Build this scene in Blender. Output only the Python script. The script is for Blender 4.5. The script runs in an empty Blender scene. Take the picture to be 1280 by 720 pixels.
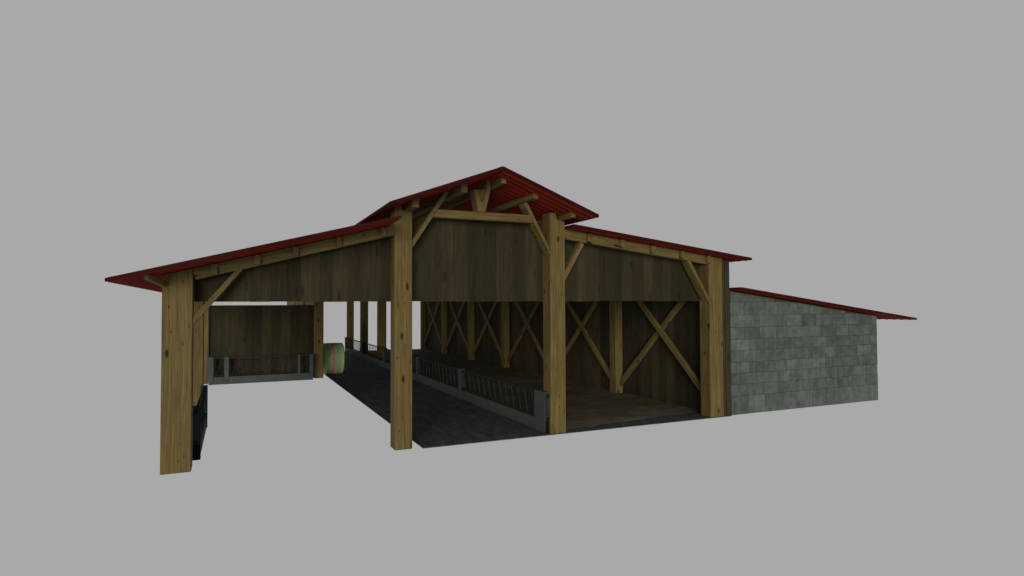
import bpy, bmesh, math, random
from mathutils import Vector, Matrix, Quaternion
random.seed(11)
scene = bpy.context.scene
COL = scene.collection
R = math.radians
S = 4.614                      # bay length of the barn

# ------------------------------------------------------------------ materials
def new_mat(name, rough=0.8, spec=0.25):
    m = bpy.data.materials.new(name)
    m.use_nodes = True
    nt = m.node_tree
    b = nt.nodes['Principled BSDF']
    b.inputs['Roughness'].default_value = rough
    b.inputs['Specular IOR Level'].default_value = spec
    return m, nt, b

def N(nt, kind, **kw):
    n = nt.nodes.new(kind)
    for k, v in kw.items():
        if k in n.inputs.keys():
            n.inputs[k].default_value = v
        else:
            setattr(n, k, v)
    return n

def ramp(nt, stops, fac=None, interp='LINEAR'):
    r = nt.nodes.new('ShaderNodeValToRGB')
    r.color_ramp.interpolation = interp
    e = r.color_ramp.elements
    while len(e) < len(stops):
        e.new(0.5)
    for i, (p, c) in enumerate(stops):
        e[i].position = p
        e[i].color = (c[0], c[1], c[2], 1) if not isinstance(c, (int, float)) else (c, c, c, 1)
    if fac is not None:
        nt.links.new(fac, r.inputs[0])
    return r

def mix(nt, a, b, fac, mode='MIX'):
    m = nt.nodes.new('ShaderNodeMix')
    m.data_type = 'RGBA'
    m.blend_type = mode
    for sock, v in ((m.inputs[0], fac), (m.inputs[6], a), (m.inputs[7], b)):
        if hasattr(v, 'is_output'):
            nt.links.new(v, sock)
        elif isinstance(v, (int, float)):
            sock.default_value = v
        else:
            sock.default_value = (*v, 1)
    return m.outputs[2]

def coords(nt, scale, island=0.0, per_object=True):
    """object coordinates, shifted per object / per board, scaled"""
    tc = nt.nodes.new('ShaderNodeTexCoord')
    out = tc.outputs['Object']
    if per_object:
        oi = nt.nodes.new('ShaderNodeObjectInfo')
        mul = N(nt, 'ShaderNodeVectorMath', operation='SCALE')
        mul.inputs[0].default_value = (13.7, 7.3, 31.0)
        nt.links.new(oi.outputs['Random'], mul.inputs['Scale'])
        add = N(nt, 'ShaderNodeVectorMath', operation='ADD')
        nt.links.new(out, add.inputs[0]); nt.links.new(mul.outputs[0], add.inputs[1])
        out = add.outputs[0]
    if island:
        g = nt.nodes.new('ShaderNodeNewGeometry')
        mul = N(nt, 'ShaderNodeVectorMath', operation='SCALE')
        mul.inputs[0].default_value = (17.0 * island, 9.0 * island, 23.0 * island)
        nt.links.new(g.outputs['Random Per Island'], mul.inputs['Scale'])
        add = N(nt, 'ShaderNodeVectorMath', operation='ADD')
        nt.links.new(out, add.inputs[0]); nt.links.new(mul.outputs[0], add.inputs[1])
        out = add.outputs[0]
    mp = nt.nodes.new('ShaderNodeMapping')
    mp.inputs['Scale'].default_value = scale
    nt.links.new(out, mp.inputs[0])
    return mp.outputs[0]

def noise(nt, vec, scale, detail=4, rough=0.55, dist=0.0):
    n = N(nt, 'ShaderNodeTexNoise', Scale=scale, Detail=detail, Roughness=rough, Distortion=dist)
    nt.links.new(vec, n.inputs['Vector'])
    return n.outputs['Fac']

def bump(nt, b, h, strength, dist=0.01):
    bp = N(nt, 'ShaderNodeBump', Strength=strength, Distance=dist)
    nt.links.new(h, bp.inputs['Height'])
    nt.links.new(bp.outputs[0], b.inputs['Normal'])

def timber_mat():
    m, nt, b = new_mat('timber', 0.75, 0.2)
    g = noise(nt, coords(nt, (9, 9, 0.55)), 1.6, 5, 0.6, 1.2)
    fine = noise(nt, coords(nt, (60, 60, 1.2)), 1.0, 3, 0.6)
    c = ramp(nt, [(0.22, (0.060, 0.041, 0.0120)), (0.5, (0.097, 0.070, 0.0200)), (0.76, (0.150, 0.114, 0.0370))], g)
    c2 = mix(nt, c.outputs[0], ramp(nt, [(0.3, 0.6), (0.7, 1.15)], fine).outputs[0], 0.55, 'MULTIPLY')
    # long dark growth-ring lines
    w = N(nt, 'ShaderNodeTexWave', wave_type='BANDS', bands_direction='X', Scale=1.0, Distortion=12.0, Detail=3.0)
    w.inputs['Detail Scale'].default_value = 0.9
    nt.links.new(coords(nt, (3.4, 3.4, 0.30)), w.inputs['Vector'])
    c3 = mix(nt, c2, ramp(nt, [(0.0, 0.62), (0.3, 1.0), (1.0, 1.0)], w.outputs['Fac']).outputs[0], 0.5, 'MULTIPLY')
    # knots
    v = N(nt, 'ShaderNodeTexVoronoi', feature='F1', Scale=1.0, Randomness=1.0)
    nt.links.new(coords(nt, (4.2, 4.2, 1.55)), v.inputs['Vector'])
    k = ramp(nt, [(0.0, 0.03), (0.095, 0.06), (0.12, 0.6), (0.19, 1.0)], v.outputs['Distance'])
    c4 = mix(nt, c3, k.outputs[0], 0.95, 'MULTIPLY')
    v2 = N(nt, 'ShaderNodeTexVoronoi', feature='F1', Scale=1.0, Randomness=1.0)
    nt.links.new(coords(nt, (7.0, 7.0, 3.2)), v2.inputs['Vector'])
    k2 = ramp(nt, [(0.0, 0.22), (0.075, 0.3), (0.11, 0.8), (0.15, 1.0)], v2.outputs['Distance'])
    c4 = mix(nt, c4, k2.outputs[0], 0.9, 'MULTIPLY')
    hs = noise(nt, coords(nt, (1, 1, 0.4)), 1.1, 2)
    c5 = mix(nt, c4, (0.9, 0.74, 0.55), ramp(nt, [(0.45, 0.0), (0.75, 0.6)], hs).outputs[0], 'MULTIPLY')
    nt.links.new(c5, b.inputs['Base Color'])
    bump(nt, b, fine, 0.25, 0.01)
    return m

def board_mat(name, lo, mid, hi):
    m, nt, b = new_mat(name, 0.85, 0.15)
    g = noise(nt, coords(nt, (11, 11, 0.5), 1.0), 1.5, 5, 0.65, 1.0)
    fine = noise(nt, coords(nt, (70, 70, 1.5), 1.0), 1.0, 3, 0.6)
    c = ramp(nt, [(0.28, lo), (0.5, mid), (0.74, hi)], g)
    c2 = mix(nt, c.outputs[0], ramp(nt, [(0.3, 0.6), (0.7, 1.15)], fine).outputs[0], 0.6, 'MULTIPLY')
    geo = nt.nodes.new('ShaderNodeNewGeometry')
    c3 = mix(nt, c2, ramp(nt, [(0.0, (0.6, 0.59, 0.56)), (0.5, (1.0, 0.97, 0.92)), (1.0, (1.4, 1.36, 1.22))],
                          geo.outputs['Random Per Island']).outputs[0], 0.9, 'MULTIPLY')
    v = N(nt, 'ShaderNodeTexVoronoi', feature='F1', Scale=1.0, Randomness=1.0)
    nt.links.new(coords(nt, (4.0, 4.0, 1.2), 1.0), v.inputs['Vector'])
    c4 = mix(nt, c3, ramp(nt, [(0.0, 0.2), (0.1, 0.45), (0.2, 1.0)], v.outputs['Distance']).outputs[0], 0.8, 'MULTIPLY')
    st = noise(nt, coords(nt, (1.2, 1.2, 0.35)), 1.3, 4, 0.6)
    c5 = mix(nt, c4, (0.6, 0.62, 0.55), ramp(nt, [(0.42, 0.0), (0.7, 0.8)], st).outputs[0], 'MULTIPLY')
    nt.links.new(c5, b.inputs['Base Color'])
    bump(nt, b, fine, 0.3, 0.01)
    return m

def red_mat(name, lo, hi):
    m, nt, b = new_mat(name, 0.85, 0.06)
    g = noise(nt, coords(nt, (0.6, 2.0, 0.6)), 1.4, 5, 0.6)
    f = noise(nt, coords(nt, (8, 30, 8)), 1.0, 3, 0.6)
    c = ramp(nt, [(0.3, lo), (0.7, hi)], g)
    c2 = mix(nt, c.outputs[0], ramp(nt, [(0.3, 0.75), (0.7, 1.1)], f).outputs[0], 0.5, 'MULTIPLY')
    nt.links.new(c2, b.inputs['Base Color'])
    return m

def block_mat():
    m, nt, b = new_mat('concrete_block', 0.92, 0.1)
    geo = nt.nodes.new('ShaderNodeNewGeometry')
    base = ramp(nt, [(0.0, (0.0610, 0.0718, 0.0634)), (0.5, (0.0732, 0.0854, 0.0756)), (1.0, (0.0888, 0.1010, 0.0902))],
                geo.outputs['Random Per Island'])
    blot = noise(nt, coords(nt, (1, 1, 1), 1.0), 4.0, 6, 0.65)
    streak = noise(nt, coords(nt, (16, 16, 0.7)), 1.0, 4, 0.6)
    big = noise(nt, coords(nt, (0.5, 0.5, 0.5)), 1.0, 3, 0.5)
    fine = noise(nt, coords(nt, (1, 1, 1)), 55, 3, 0.7)
    c = mix(nt, base.outputs[0], ramp(nt, [(0.3, 0.56), (0.7, 1.32)], blot).outputs[0], 0.75, 'MULTIPLY')
    c = mix(nt, c, ramp(nt, [(0.3, 0.7), (0.7, 1.2)], streak).outputs[0], 0.55, 'MULTIPLY')
    c = mix(nt, c, ramp(nt, [(0.35, 0.75), (0.65, 1.15)], big).outputs[0], 0.7, 'MULTIPLY')
    c = mix(nt, c, ramp(nt, [(0.3, 0.75), (0.7, 1.15)], fine).outputs[0], 0.5, 'MULTIPLY')
    nt.links.new(c, b.inputs['Base Color'])
    bump(nt, b, fine, 0.5, 0.01)
    return m

def plain_mat(name, lo, hi, sc=(1, 1, 1), scale=3.0, rough=0.85, spec=0.2, bumps=0.2):
    m, nt, b = new_mat(name, rough, spec)
    g = noise(nt, coords(nt, sc), scale, 6, 0.62, 0.3)
    f = noise(nt, coords(nt, (1, 1, 1)), 45, 3, 0.7)
    c = ramp(nt, [(0.3, lo), (0.7, hi)], g)
    c2 = mix(nt, c.outputs[0], ramp(nt, [(0.3, 0.7), (0.7, 1.2)], f).outputs[0], 0.5, 'MULTIPLY')
    nt.links.new(c2, b.inputs['Base Color'])
    if bumps:
        bump(nt, b, f, bumps, 0.01)
    return m

def bedding_mat():
    m, nt, b = new_mat('bedding', 0.95, 0.05)
    g = noise(nt, coords(nt, (0.5, 1.6, 1)), 1.6, 6, 0.65, 0.6)
    st = noise(nt, coords(nt, (2.2, 26, 1)), 1.4, 4, 0.7, 0.8)
    sp = noise(nt, coords(nt, (1, 1, 1)), 30, 4, 0.75)
    c = ramp(nt, [(0.28, (0.0630, 0.0571, 0.0347)), (0.5, (0.0995, 0.0897, 0.0558)), (0.75, (0.1425, 0.1293, 0.0815))], g)
    c2 = mix(nt, c.outputs[0], ramp(nt, [(0.3, 0.55), (0.7, 1.35)], st).outputs[0], 0.7, 'MULTIPLY')
    c3 = mix(nt, c2, ramp(nt, [(0.3, 0.7), (0.72, 1.3)], sp).outputs[0], 0.6, 'MULTIPLY')
    nt.links.new(c3, b.inputs['Base Color'])
    bump(nt, b, sp, 0.6, 0.03)
    return m

def bale_mat():
    m, nt, b = new_mat('net_wrap', 0.6, 0.3)
    tc = nt.nodes.new('ShaderNodeTexCoord')
    sep = nt.nodes.new('ShaderNodeSeparateXYZ')
    nt.links.new(tc.outputs['Object'], sep.inputs[0])
    wob = noise(nt, coords(nt, (2, 2, 2)), 1.5, 2)
    ma = N(nt, 'ShaderNodeMath', operation='MULTIPLY_ADD')
    nt.links.new(wob, ma.inputs[0]); ma.inputs[1].default_value = 0.05
    nt.links.new(sep.outputs['X'], ma.inputs[2])
    mr = N(nt, 'ShaderNodeMapRange')
    nt.links.new(ma.outputs[0], mr.inputs['Value'])
    mr.inputs['From Min'].default_value = -0.475; mr.inputs['From Max'].default_value = 0.525
    g1, g2, g3 = (0.19, 0.32, 0.14), (0.29, 0.42, 0.12), (0.12, 0.24, 0.12)
    tan, red = (0.22, 0.23, 0.14), (0.30, 0.115, 0.07)
    c = ramp(nt, [(0.0, g3), (0.08, g1), (0.17, g2), (0.25, g1), (0.33, g3), (0.40, tan), (0.47, tan), (0.50, red), (0.56, red),
                  (0.61, tan), (0.69, tan), (0.72, g3), (0.78, g1), (0.83, tan), (0.86, g2), (0.94, g2), (1.0, g3)], mr.outputs[0])
    st = noise(nt, coords(nt, (34, 2.0, 2.0)), 1.0, 4, 0.6)
    c2 = mix(nt, c.outputs[0], ramp(nt, [(0.3, 0.6), (0.7, 1.3)], st).outputs[0], 0.7, 'MULTIPLY')
    nt.links.new(c2, b.inputs['Base Color'])
    bump(nt, b, st, 0.6, 0.03)
    return m

M = dict(
    timber=timber_mat(),
    board=board_mat('weathered_board', (0.0171, 0.0144, 0.0065), (0.0253, 0.0213, 0.0096), (0.0343, 0.0295, 0.0136)),
    board_in=board_mat('lightened_board', (0.0211, 0.0185, 0.0091), (0.0317, 0.0282, 0.0136), (0.0431, 0.0387, 0.0189)),  # same planks as the front wall, colour lightened to offset shade inside
    red=red_mat('red_sheet', (0.1099, 0.0111, 0.0053), (0.1565, 0.0174, 0.0082)),
    trim=red_mat('dark_red_trim', (0.022, 0.003, 0.0025), (0.034, 0.005, 0.004)),
    block=block_mat(),
    mortar=plain_mat('mortar', (0.0240, 0.0282, 0.0252), (0.0360, 0.0408, 0.0360), scale=6),
    slab=plain_mat('slab_concrete', (0.034, 0.040, 0.044), (0.082, 0.094, 0.099), (2.6, 0.8, 1), 2.0, 0.9, 0.08, 0.6),
    kerb=plain_mat('kerb_concrete', (0.0332, 0.0408, 0.0359), (0.0483, 0.0566, 0.0501), (1, 1, 1), 3.0),
    post=plain_mat('grey_steel', (0.0353, 0.0418, 0.0395), (0.0526, 0.0598, 0.0568), (1, 1, 1), 3.0, 0.8, 0.1, 0.1),
    endface=plain_mat('blue_grey_steel', (0.0112, 0.0136, 0.0176), (0.0208, 0.0240, 0.0304), (1, 1, 1), 4.0, 0.8, 0.1, 0.1),
    black=plain_mat('black_steel', (0.003, 0.003, 0.003), (0.006, 0.006, 0.006), (1, 1, 1), 5.0, 0.9, 0.05, 0.0),
    bar=plain_mat('dark_bar', (0.012, 0.013, 0.0135), (0.021, 0.0225, 0.023), (1, 1, 1), 5.0, 0.9, 0.04, 0.0),
    bedding=bedding_mat(), bale=bale_mat(),
    straw=plain_mat('hay', (0.12, 0.10, 0.04), (0.26, 0.21, 0.09), (8, 8, 8), 3.0, 0.95, 0.05, 0.6),
)

# ------------------------------------------------------------------ helpers
def link(name, bm, mat, parent=None, mats=None, smooth=False):
    bmesh.ops.recalc_face_normals(bm, faces=bm.faces[:])
    me = bpy.data.meshes.new(name)
    bm.to_mesh(me); bm.free()
    for m in (mats or [mat]):
        me.materials.append(m)
    if smooth:
        for p in me.polygons:
            p.use_smooth = True
    o = bpy.data.objects.new(name, me)
    COL.objects.link(o)
    if parent:
        o.parent = parent
    return o

def box(bm, x0, x1, y0, y1, z0, z1, bev=0.0, mi=0):
    vs = [bm.verts.new((x, y, z)) for x in (x0, x1) for y in (y0, y1) for z in (z0, z1)]
    fs = [bm.faces.new([vs[i] for i in q]) for q in
          ((0, 1, 3, 2), (4, 6, 7, 5), (0, 4, 5, 1), (2, 3, 7, 6), (0, 2, 6, 4), (1, 5, 7, 3))]
    for f in fs:
        f.material_index = mi
    if bev:
        es = list({e for f in fs for e in f.edges})
        r = bmesh.ops.bevel(bm, geom=es, offset=bev, segments=1, affect='EDGES', profile=0.5)
        for f in r['faces']:
            f.material_index = mi
    return vs

def prism(bm, poly, axis_y0, axis_y1, mi=0):
    """polygon given in (x,z), extruded along y"""
    a = [bm.verts.new((x, axis_y0, z)) for x, z in poly]
    b = [bm.verts.new((x, axis_y1, z)) for x, z in poly]
    n = len(poly)
    fs = [bm.faces.new(a), bm.faces.new(b[::-1])]
    for i in range(n):
        fs.append(bm.faces.new((a[i], b[i], b[(i + 1) % n], a[(i + 1) % n])))
    for f in fs:
        f.material_index = mi
    return fs

def tube(bm, p, q, r, n=6, mi=0):
    p, q = Vector(p), Vector(q)
    d = (q - p).normalized()
    u = d.orthogonal().normalized(); v = d.cross(u)
    ring = lambda c: [bm.verts.new(c + (u * math.cos(2 * math.pi * k / n) + v * math.sin(2 * math.pi * k / n)) * r) for k in range(n)]
    a, b = ring(p), ring(q)
    fs = [bm.faces.new(a), bm.faces.new(b[::-1])]
    for k in range(n):
        fs.append(bm.faces.new((a[k], a[(k + 1) % n], b[(k + 1) % n], b[k])))
    for f in fs:
        f.material_index = mi

def tag(o, label=None, cat=None, group=None, kind=None):
    for k, v in (('label', label), ('category', cat), ('group', group), ('kind', kind)):
        if v:
            o[k] = v
    return o

def empty(name, loc=(0, 0, 0), rz=0.0):
    o = bpy.data.objects.new(name, None)
    o.empty_display_size = 0.3
    o.location = loc; o.rotation_euler = (0, 0, rz)
    COL.objects.link(o)
    return o

def timber(name, p, q, w, d, parent, side=Vector((1, 0, 0)), bev=0.012):
    """beam from p to q (its axis), w wide along 'side', d deep; local Z runs along the grain"""
    p, q = Vector(p), Vector(q)
    z = (q - p); L = z.length; z.normalize()
    x = (side - z * side.dot(z)).normalized()
    y = z.cross(x)
    bm = bmesh.new()
    box(bm, -w / 2, w / 2, -d / 2, d / 2, 0, L, bev)
    o = link(name, bm, M['timber'], parent)
    o.matrix_local = Matrix(((x.x, y.x, z.x, p.x), (x.y, y.y, z.y, p.y), (x.z, y.z, z.z, p.z), (0, 0, 0, 1)))
    return o

# ------------------------------------------------------------------ barn
barn = tag(empty('barn'), 'open timber barn with red roofs, raised middle gable and dark plank front wall', 'barn')

RT = 0.065                                   # roof sheet thickness incl. edge
def zl(x): return 3.46 + (x + 1.22) * 0.2656  # top of the left roof
def zr(x): return 4.85 - (x - 7.75) * 0.1140  # top of the right roof
def zg(x): return 5.88 - abs(x - 5.71) * 0.376

def post(x0, x1, y0, top_l, top_r=None, depth=0.38):
    """square post; top_r lower than top_l leaves the notch that seats a purlin"""
    bm = bmesh.new()
    w = x1 - x0
    if top_r is None or abs(top_l - top_r) < 1e-4:
        box(bm, -w / 2, w / 2, -depth / 2, depth / 2, 0, top_l, 0.012)
    else:
        k = -w / 2 + w * 0.42
        fs = prism(bm, [(-w / 2, 0), (w / 2, 0), (w / 2, top_r), (k, top_r), (k, top_l), (-w / 2, top_l)], -depth / 2, depth / 2)
        bmesh.ops.bevel(bm, geom=bm.edges[:], offset=0.012, segments=1, affect='EDGES')
    o = link('post', bm, M['timber'], barn)
    o.location = ((x0 + x1) / 2, y0 + depth / 2, 0)
    return o

def post_sloped(x0, x1, y0, zf, depth=0.38):
    bm = bmesh.new()
    w = x1 - x0; c = (x0 + x1) / 2
    prism(bm, [(-w / 2, 0), (w / 2, 0), (w / 2, zf(x1) - RT - 0.004), (-w / 2, zf(x0) - RT - 0.004)], -depth / 2, depth / 2)
    bmesh.ops.bevel(bm, geom=bm.edges[:], offset=0.012, segments=1, affect='EDGES')
    o = link('post', bm, M['timber'], barn)
    o.location = (c, y0 + depth / 2, 0)
    return o

# four post rows; bays one and two have no inner posts
post_sloped(-0.54, -0.05, 0, zl, 0.45)
post_sloped(-0.54, -0.05, S, zl, 0.42)
post_sloped(-0.74, -0.24, 3 * S - 0.05, zl, 0.42)
for n in (0, 3, 4, 5, 6):
    post(3.68, 4.055, n * S, 5.10, 4.985)
for n in (0, 3, 4, 5, 6):
    post(7.345, 7.745, n * S, 5.16, 4.985)
for n in range(7):
    post_sloped(12.12 if n == 0 else 12.28, 12.585 if n == 0 else 12.555, n * S, zr)

# --- main purlins along the barn (rest in the notches)
YB = 28.35
for x0, x1, z0, z1 in ((3.90, 4.05, 4.99, 5.185), (7.60, 7.735, 4.985, 5.18),
                       (4.96, 5.10, 5.375, 5.57), (6.655, 6.78, 5.355, 5.56), (5.88, 6.00, 5.63, 5.82)):
    zc = (z0 + z1) / 2
    timber('purlin', ((x0 + x1) / 2, -0.54, zc), ((x0 + x1) / 2, YB - 0.1, zc), x1 - x0, z1 - z0, barn)

timber('wall_plate', (3.865, 3 * S + 0.39, 3.14), (3.865, YB - 0.05, 3.14), 0.2, 0.2, barn)

# --- gable truss: tie beam, king post, braces
def truss(y):
    timber('tie_beam', (4.50, y + 0.09, 4.98), (6.90, y + 0.09, 4.98), 0.18, 0.18, barn, Vector((0, 1, 0)))
    bm = bmesh.new()
    outer = [(5.545, 5.072), (5.725, 5.072), (5.855, 5.60), (5.855, 5.83), (5.755, 5.83), (5.74, 5.60), (5.455, 5.56)]
    prism(bm, outer, y + 0.09, y + 0.3)
    prism(bm, [(5.545, 5.072), (5.725, 5.072), (5.855, 5.60), (5.855, 5.83), (5.755, 5.83), (5.755, 5.60),
               (5.66, 5.29), (5.625, 5.29), (5.545, 5.572), (5.455, 5.56)], y, y + 0.088)
    bmesh.ops.translate(bm, vec=(-5.64, -y, -5.07), verts=bm.verts[:])
    bmesh.ops.bevel(bm, geom=bm.edges[:], offset=0.01, segments=1, affect='EDGES')
    o = link('king_post', bm, M['timber'], barn); o.location = (5.64, y, 5.07)
def slant(xa, za, xb, zb, y0, w=0.12, d=0.3, name='knee_brace'):
    return timber(name, (xa, y0 + d / 2, za), (xb, y0 + d / 2, zb), d, w, barn, Vector((0, 1, 0)))
truss(0)
truss(3 * S); truss(6 * S)
def gable_brace(xp, za, zb, xq, zc, zd, side):
    """knee brace cut flush against its post at xp, reaching up to the purlin at xq"""
    bm = bmesh.new()
    poly = [(xp, za), (xq, zc), (xq - side * 0.075, zc + 0.05), (xp, zb)]
    prism(bm, [(x - xp, z - za) for x, z in poly], -0.15, 0.15)
    bmesh.ops.bevel(bm, geom=bm.edges[:], offset=0.006, segments=1, affect='EDGES')
    o = link('knee_brace', bm, M['timber'], barn); o.location = (xp, 0.125, za)
gable_brace(4.058, 4.22, 4.375, 4.86, 5.44, 0, 1)
gable_brace(7.342, 4.16, 4.29, 6.66, 5.33, 0, -1)
slant(-0.12, 2.63, 0.80, 3.78, 0.03, 0.092, 0.16)
slant(7.71, 3.60, 8.24, 4.48, 0.02, 0.12, 0.2)
slant(12.16, 3.08, 11.44, 4.20, 0.02, 0.085, 0.28)
timber('strut', (-0.47, 0.10, 3.37), (-0.71, -0.72, 3.505), 0.085, 0.085, barn)

# --- rafters and purlins of the two side roofs
def rafter(xa, xb, zf, y, h=0.215):
    bm = bmesh.new()
    za, zb = zf(xa) - RT, zf(xb) - RT
    L = math.hypot(xb - xa, zb - za)
    box(bm, -0.10, 0.10, -h / 2, h / 2, 0, L, 0.01)
    o = link('rafter', bm, M['timber'], barn)
    z = Vector((xb - xa, 0, zb - za)).normalized(); x = Vector((0, 1, 0)); yv = z.cross(x)
    c = Vector((xa, y + 0.10, za)) - (Vector((0, 0, 1)) - z * z.z).normalized() * (h / 2 + 0.006)
    o.matrix_local = Matrix(((x.x, yv.x, z.x, c.x), (x.y, yv.y, z.y, c.y), (x.z, yv.z, z.z, c.z), (0, 0, 0, 1)))
rafter(-0.06, 3.69, zl, 0.0); rafter(-0.25, 3.69, zl, 3 * S)
for n in (0, 1, 2, 3, 4, 5, 6):
    rafter(7.735, 12.13, zr, n * S if n else 0.0, 0.225)
def roof_purlin(x, zf, y1, w=0.115, h=0.195, y0=-0.10):
    zc = zf(x + w / 2) - RT - 0.012 - h / 2
    timber('purlin', (x + w / 2, y0, zc), (x + w / 2, y1, zc), w, h, barn)
for x in (0.24, 0.98, 1.66, 2.48, 3.37):
    roof_purlin(x, zl, 3 * S + 0.4)
for x in (8.33, 9.27, 10.19, 11.12, 12.0):
    roof_purlin(x, zr, YB - 0.2)

# --- corrugated roofs
def sheet(bm, xa, za, xb, zb, y0, y1, period=0.25, amp=0.02, th=0.028, nx=6):
    ny = int((y1 - y0) / period * 8)
    T, B = [], []
    for j in range(ny + 1):
        y = y0 + (y1 - y0) * j / ny
        dz = amp * math.sin(2 * math.pi * (y - y0) / period)
        T.append([bm.verts.new((xa + (xb - xa) * i / nx, y, za + (zb - za) * i / nx + dz - amp)) for i in range(nx + 1)])
        B.append([bm.verts.new((xa + (xb - xa) * i / nx, y, za + (zb - za) * i / nx + dz - amp - th)) for i in range(nx + 1)])
    for j in range(ny):
        for i in range(nx):
            bm.faces.new((T[j][i], T[j][i + 1], T[j + 1][i + 1], T[j + 1][i]))
            bm.faces.new((B[j][i], B[j + 1][i], B[j + 1][i + 1], B[j][i + 1]))
        bm.faces.new((T[j][0], T[j + 1][0], B[j + 1][0], B[j][0]))
        bm.faces.new((T[j][nx], B[j][nx], B[j + 1][nx], T[j + 1][nx]))
    for j in (0, ny):
        for i in range(nx):
            bm.faces.new((T[j][i], B[j][i], B[j][i + 1], T[j][i + 1]))

def verge(bm, xa, za, xb, zb, y, t=0.055, w=0.03):
    prism(bm, [(xa, za - t), (xb, zb - t), (xb, zb), (xa, za)], y - w, y)
def eave_trim(bm, x, z, y0, y1, t=0.055, w=0.012):
    box(bm, x - w, x + w, y0, y1, z - t, z)

def roof(name, slopes, y0, y1, parent, eaves):
    bm = bmesh.new()
    for (xa, za, xb, zb) in slopes:
        sheet(bm, xa, za, xb, zb, y0, y1)
    o = link(name, bm, M['red'], parent, smooth=True)
    try:
        me = o.data
        for e in me.edges: pass
        me.set_sharp_from_angle(angle=R(50))
    except Exception:
        pass
    bm = bmesh.new()
    for (xa, za, xb, zb) in slopes:
        verge(bm, xa, za + 0.004, xb, zb + 0.004, y0 - 0.001)
    for x, z in eaves:
        eave_trim(bm, x, z + 0.004, y0 + 0.001, y1)
    t = link('verge_trim', bm, M['trim'], o)
    return o

roof('gable_roof', [(3.38, zg(3.38), 5.70, 5.876), (5.72, 5.876, 8.03, zg(8.03))], -1.0, YB, barn, [(3.367, zg(3.38) - 0.004), (8.043, zg(8.03) - 0.004)])
roof('side_roof', [(-1.22, zl(-1.22), 3.56, zl(3.56))], -1.0, 3 * S + 0.75, barn, [(-1.233, zl(-1.22) - 0.004)])
roof('side_roof', [(7.76, zr(7.76), 13.22, zr(13.22))], -0.40, YB, barn, [(13.233, zr(13.22) - 0.004), (7.747, zr(7.76))])
bm = bmesh.new()
prism(bm, [(5.59, 5.838), (5.71, 5.883), (5.83, 5.838), (5.83, 5.846), (5.71, 5.891), (5.59, 5.846)], -0.985, YB)
link('ridge_cap', bm, M['trim'], barn)

# --- board walls (vertical planks, each plank its own island of one mesh)
def plank_wall(name, span, zlo, zhi, y, parent, axis='X', th=0.05, mat='board', width=0.34):
    a, b = span
    bm = bmesh.new()
    s = a
    while s < b - 0.02:
        w = min(width * random.uniform(0.8, 1.2), b - s)
        if b - s - w < 0.08:
            w = b - s
        e = s + w
        off = random.uniform(-0.005, 0.005)
        lo = zlo + random.uniform(-0.006, 0.006)
        t0, t1 = zhi(s), zhi(e)
        y0, y1 = y + off, y + th + off
        if axis == 'X':
            P = [(s, y0, lo), (e, y0, lo), (e, y1, lo), (s, y1, lo), (s, y0, t0), (e, y0, t1), (e, y1, t1), (s, y1, t0)]
        else:
            P = [(y0, s, lo), (y0, e, lo), (y1, e, lo), (y1, s, lo), (y0, s, t0), (y0, e, t1), (y1, e, t1), (y1, s, t0)]
        v = [bm.verts.new(p) for p in P]
        for q in ((0, 1, 2, 3), (4, 5, 6, 7), (0, 1, 5, 4), (1, 2, 6, 5), (2, 3, 7, 6), (3, 0, 4, 7)):
            bm.faces.new([v[i] for i in q])
        s += w
    # backing battens so no light leaks through the joints
    o = link(name, bm, M[mat], parent)
    return o

HB = 3.085
plank_wall('plank_wall', (-0.045, 3.70), HB, lambda x: zl(x) - RT - 0.05, 0.386, barn)
plank_wall('plank_wall', (4.03, 7.40), HB, lambda x: 4.955 if x > 4.3 else 4.80 + (x - 4.03) * 0.3, 0.386, barn)
plank_wall('plank_wall', (7.70, 12.14), HB, lambda x: zr(x) - RT - 0.05, 0.386, barn)
for xa, xb in ((-0.03, 3.9), (3.9, 7.55), (7.55, 12.12)):
    timber('wall_rail', (xa, 0.49, 3.22), (xb, 0.49, 3.22), 0.10, 0.10, barn, Vector((0, 1, 0)))
plank_wall('side_wall', (0.02, 6 * S + 0.4), 0.0, lambda y: zr(12.7) - RT - 0.03, 12.60, barn, 'Y', 0.07, 'board_in')
plank_wall('side_wall', (0.02, 6 * S + 0.4), 0.0, lambda y: zr(12.8) - RT - 0.03, 12.69, barn, 'Y', 0.16, 'board_in', 0.4)
plank_wall('partition_wall', (-0.23, 3.675), 0.06, lambda x: 3.035, 3 * S + 0.10, barn, 'X', 0.06, 'board')

# --- crossed braces along the right-hand row
def cross(ya, za, yb, zb, x):
    timber('cross_brace', (x, ya, za), (x, yb, zb), 0.10, 0.17, barn, Vector((1, 0, 0)))
for n in range(6):
    y = n * S
    cross(y + 0.30, 0.42, y + 4.66, 4.20, 12.36)
    cross(y + 4.72, 0.28, y + 0.32, 4.10, 12.468)

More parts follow.
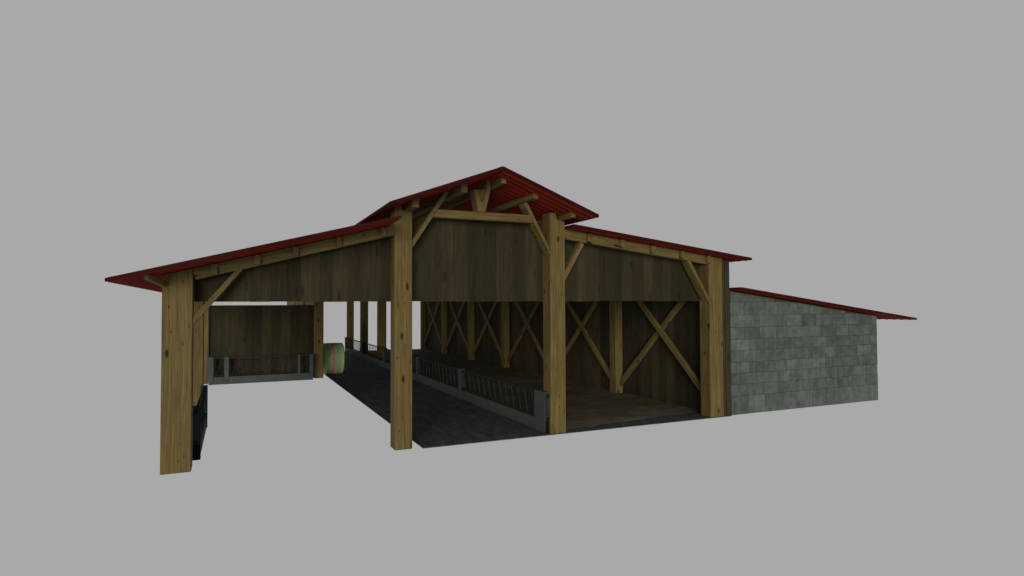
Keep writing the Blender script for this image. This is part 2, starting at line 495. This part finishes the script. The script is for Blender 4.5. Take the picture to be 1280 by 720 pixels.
# ------------------------------------------------------------------ floor (setting)
bm = bmesh.new()
box(bm, 4.285, 12.86, 0.0, 28.1, -0.018, -0.004)
tag(link('floor', bm, M['slab']), kind='structure')
bm = bmesh.new()
nx, ny = 90, 240
rows = []
for j in range(ny + 1):
    row = []
    for i in range(nx + 1):
        x = 7.405 + (12.595 - 7.405) * i / nx
        f = 0.30 + 0.62 * (i / nx) ** 0.9 + 0.02 * math.sin(i * 0.23) + random.uniform(-.02, .02)
        t = j / ny
        y = f + (28.0 - f) * t ** 1.3
        h = -0.003 if j == 0 else min(1.0, j / 8) * 0.012 + min(1.0, j / 12) * 0.03 * (0.5 + 0.5 * math.sin(x * 2.3 + y * 1.7) * math.cos(y * 0.9 - x)) + random.uniform(0, 0.008) * min(1.0, j / 8)
        row.append(bm.verts.new((x, y, h)))
    rows.append(row)
for j in range(ny):
    for i in range(nx):
        bm.faces.new((rows[j][i], rows[j][i + 1], rows[j + 1][i + 1], rows[j + 1][i]))
tag(link('bedding', bm, M['bedding'], smooth=True), 'brown trampled straw bedding covering the stall floor behind the feed fence', 'bedding', kind='stuff')

# ------------------------------------------------------------------ feed fences
def feed_fence(loc, rz, label, posts, L, H=0.96, kerb=0.29, th=0.15, end=True, pitch=0.38, lean=0.20, light='post'):
    t = tag(empty('feed_fence', loc, rz), label, 'feed fence', 'feed fences of the barn')
    for k, (a, b) in enumerate(posts):
        bm = bmesh.new()
        box(bm, a, b, -0.004, th + 0.004, 0, H, 0.008, 0)
        if end:                                     # blue-grey end plate, bolts and dark kerb end
            box(bm, a - 0.012, a - 0.001, 0.004, th - 0.004, 0.30, H - 0.02, 0, 1)
            box(bm, a - 0.012, a - 0.001, 0.004, th - 0.004, 0.0, 0.298, 0, 2)
            for z in (0.34, H - 0.10):
                tube(bm, (a - 0.03, th / 2, z), (a - 0.008, th / 2, z), 0.032, 10, 2)
        link('fence_post', bm, None, t, [M[light], M['endface'], M['black']])
    for (a0, a1), (b0, b1) in zip(posts[:-1], posts[1:]):
        bm = bmesh.new()
        box(bm, a1 + 0.002, b0 - 0.002, 0.01, th - 0.01, 0, kerb, 0.012)
        link('kerb', bm, M['kerb'], t)
        if b0 - a1 < 0.5:
            n = 1
        bm = bmesh.new()
        m = th / 2
        box(bm, a1 + 0.002, b0 - 0.002, m - 0.022, m + 0.022, H - 0.075, H - 0.03, 0.008, 1)
        box(bm, a1 + 0.002, b0 - 0.002, m - 0.022, m + 0.022, kerb + 0.03, kerb + 0.07, 0.008, 0)
        n = max(1, int((b0 - a1) / pitch))
        for k in range(n):
            x = a1 + (b0 - a1) * (k + 0.5) / n
            x0, x1 = max(x - lean / 2, a1 + .03), min(x + lean / 2, b0 - .03)
            tube(bm, (x0, m, kerb + 0.06), (x1, m, H - 0.05), 0.018, 6, 0)
        link('barred_panel', bm, None, t, [M['bar'], M['endface']])
    return t

feed_fence((7.40, 0.12, 0), R(90), 'long grey feed fence with slanted bars running down the middle of the barn',
           [(0, 0.56), (5.82, 6.04), (10.86, 11.06), (16.66, 16.86), (22.2, 22.4), (27.8, 28.0)], 28)
feed_fence((0.06, 0.92, 0), R(90), 'short dark feed fence section between the front left corner post and the next post',
           [(0, 0.12), (3.45, 3.58)], 3.6, 1.04, 0.30, 0.15, pitch=0.16, light='endface')
feed_fence((-0.21, 13.42, 0), 0, 'pale grey feed fence standing across in front of the plank partition',
           [(0, 0.17), (0.54, 0.70), (3.22, 3.31), (3.67, 3.81)], 3.8, 1.05, 0.29, 0.14, end=False, pitch=0.42, light='post')

# ------------------------------------------------------------------ bale
def make_bale():
    bm = bmesh.new()
    r, hw, n = 0.69, 0.50, 64
    prof = [(-hw, 0.0), (-hw, r * 0.55), (-hw + 0.003, r * 0.90), (-hw + 0.02, r * 0.965), (-hw + 0.06, r * 0.985)]
    for k in range(1, 12):
        x = -hw + 0.10 + (2 * hw - 0.2) * k / 12
        prof.append((x, r * (0.985 + 0.015 * math.sin(math.pi * k / 12)) + random.uniform(-.003, .003)))
    prof += [(hw - 0.06, r * 0.985), (hw - 0.02, r * 0.965), (hw - 0.003, r * 0.90), (hw, r * 0.55), (hw, 0.0)]
    rings = []
    for (x, q) in prof:
        if q == 0:
            rings.append([bm.verts.new((x, 0, 0))])
        else:
            rings.append([])
            for k in range(n):
                a = 2 * math.pi * k / n
                rr = q * (1 + 0.008 * math.sin(3 * a + x) + random.uniform(-.004, .004))
                z = max(-r * 0.985, rr * math.sin(a))
                rings[-1].append(bm.verts.new((x, rr * math.cos(a), z)))
    for i in range(len(rings) - 1):
        A, B = rings[i], rings[i + 1]
        for k in range(n):
            if len(A) == 1:
                f = bm.faces.new((A[0], B[(k + 1) % n], B[k]))
            elif len(B) == 1:
                f = bm.faces.new((A[k], A[(k + 1) % n], B[0]))
            else:
                f = bm.faces.new((A[k], A[(k + 1) % n], B[(k + 1) % n], B[k]))
            f.material_index = 1 if (i < 2 or i >= len(rings) - 3) else 0
    o = link('round_bale', bm, None, None, [M['bale'], M['straw']], True)
    o.location = (4.55, 15.2, 0.68)
    return tag(o, 'round bale wrapped in green and red striped net on the dark feed passage', 'bale')
make_bale()

# ------------------------------------------------------------------ block shed on the right
shed = tag(empty('block_shed', (12.9, 0, 0)), 'low grey concrete block shed with red sloping roof beside the barn', 'shed')
def zs(x): return 3.44 - (x - 12.9) * 0.1248            # top of its roof (world x)
rows_h = [0.50, 0.315, 0.30, 0.30, 0.32, 0.30, 0.33, 0.33, 0.36, 0.34]
def block_face(bm, u0, u1, top, place):
    """lay blocks course by course between u0 and u1, cut to the sloping top"""
    z = 0.0
    for r, h in enumerate(rows_h):
        tall = r in (0, 6, 7)
        wid = 0.50 if not tall else 0.60
        u = u0 - (wid * 0.5 if r % 2 else 0) - random.uniform(0, .1)
        while u < u1:
            w = wid * random.uniform(0.9, 1.1)
            a, b = max(u, u0), min(u + w, u1)
            u += w
            if b - a < 0.05:
                continue
            g = 0.005
            a2, b2, zl_, zh = a + g, b - g, z + g, z + h - g
            ta, tb = min(zh, top(a2)), min(zh, top(b2))
            if min(ta, tb) - zl_ < 0.03:
                continue
            p = random.uniform(0, 0.006)
            F = [place(a2, -p, zl_), place(b2, -p, zl_), place(b2, -p, tb), place(a2, -p, ta)]
            K = [place(a2, 0.03, zl_), place(b2, 0.03, zl_), place(b2, 0.03, tb), place(a2, 0.03, ta)]
            vf = [bm.verts.new(q) for q in F]; vk = [bm.verts.new(q) for q in K]
            bm.faces.new(vf)
            for i in range(4):
                bm.faces.new((vf[i], vf[(i + 1) % 4], vk[(i + 1) % 4], vk[i]))
        z += h
XS = 5.94                                                # shed width in its own frame
DS = 8.0
ztop = lambda u: zs(12.9 + u) - RT - 0.035
bm = bmesh.new()
block_face(bm, -0.045, XS, ztop, lambda u, d, z: (u, 0.01 + d, z))
for f in bm.faces: f.material_index = 0
prism(bm, [(0.0, 0.002), (XS - .004, 0.002), (XS - .004, ztop(XS)), (0.0, ztop(0))], 0.018, 0.22, 1)
link('block_wall', bm, None, shed, [M['block'], M['mortar']])
bm = bmesh.new()
block_face(bm, 0.0, DS, lambda u: ztop(XS), lambda u, d, z: (XS - 0.006 - d, 0.012 + u, z))
n0 = len(bm.faces)
box(bm, XS - 0.2, XS - 0.02, 0.225, DS, 0.002, ztop(XS) - 0.002, 0, 1)
link('block_wall', bm, None, shed, [M['block'], M['mortar']])
r = roof('shed_roof', [(0.0, zs(12.9), 7.29, zs(20.19))], -0.35, DS + 0.4, shed, [(7.303, zs(20.19) - .004), (-0.013, zs(12.9))])

# ------------------------------------------------------------------ camera
f_px, yaw, pit, rol = 762.16, R(24.568), R(1.591), R(-0.2507)
fw = Vector((math.sin(yaw) * math.cos(pit), math.cos(yaw) * math.cos(pit), math.sin(pit)))
rt = Vector((math.cos(yaw), -math.sin(yaw), 0)); up = rt.cross(fw)
r2 = rt * math.cos(rol) + up * math.sin(rol)
u2 = -rt * math.sin(rol) + up * math.cos(rol)
cd = bpy.data.cameras.new('camera')
cam = bpy.data.objects.new('camera', cd)
COL.objects.link(cam)
cd.sensor_width = 36.0
cd.lens = f_px * 36.0 / 1280.0
cd.clip_start = 0.05; cd.clip_end = 1000
cam.matrix_world = Matrix(((r2.x, u2.x, -fw.x, 0.6253), (r2.y, u2.y, -fw.y, -12.5501), (r2.z, u2.z, -fw.z, 3.0), (0, 0, 0, 1)))
scene.camera = cam

# ------------------------------------------------------------------ light: plain grey studio surround + one broad soft lamp
w = bpy.data.worlds.new('World')
scene.world = w
w.use_nodes = True
bg = w.node_tree.nodes['Background']
bg.inputs['Color'].default_value = (0.397, 0.397, 0.397, 1)
bg.inputs['Strength'].default_value = 1.0
sd = bpy.data.lights.new('sun', 'SUN')
sd.energy = 2.85; sd.angle = R(25); sd.color = (1.0, 0.97, 0.92)
sun = bpy.data.objects.new('sun', sd)
COL.objects.link(sun)
d = Vector((0.42, 0.90, -0.115)).normalized()
sun.rotation_euler = d.to_track_quat('-Z', 'Y').to_euler()
sun.location = (-8, -20, 6)

scene.view_settings.view_transform = 'Standard'
scene.view_settings.look = 'None'
scene.view_settings.exposure = 0
scene.view_settings.gamma = 1
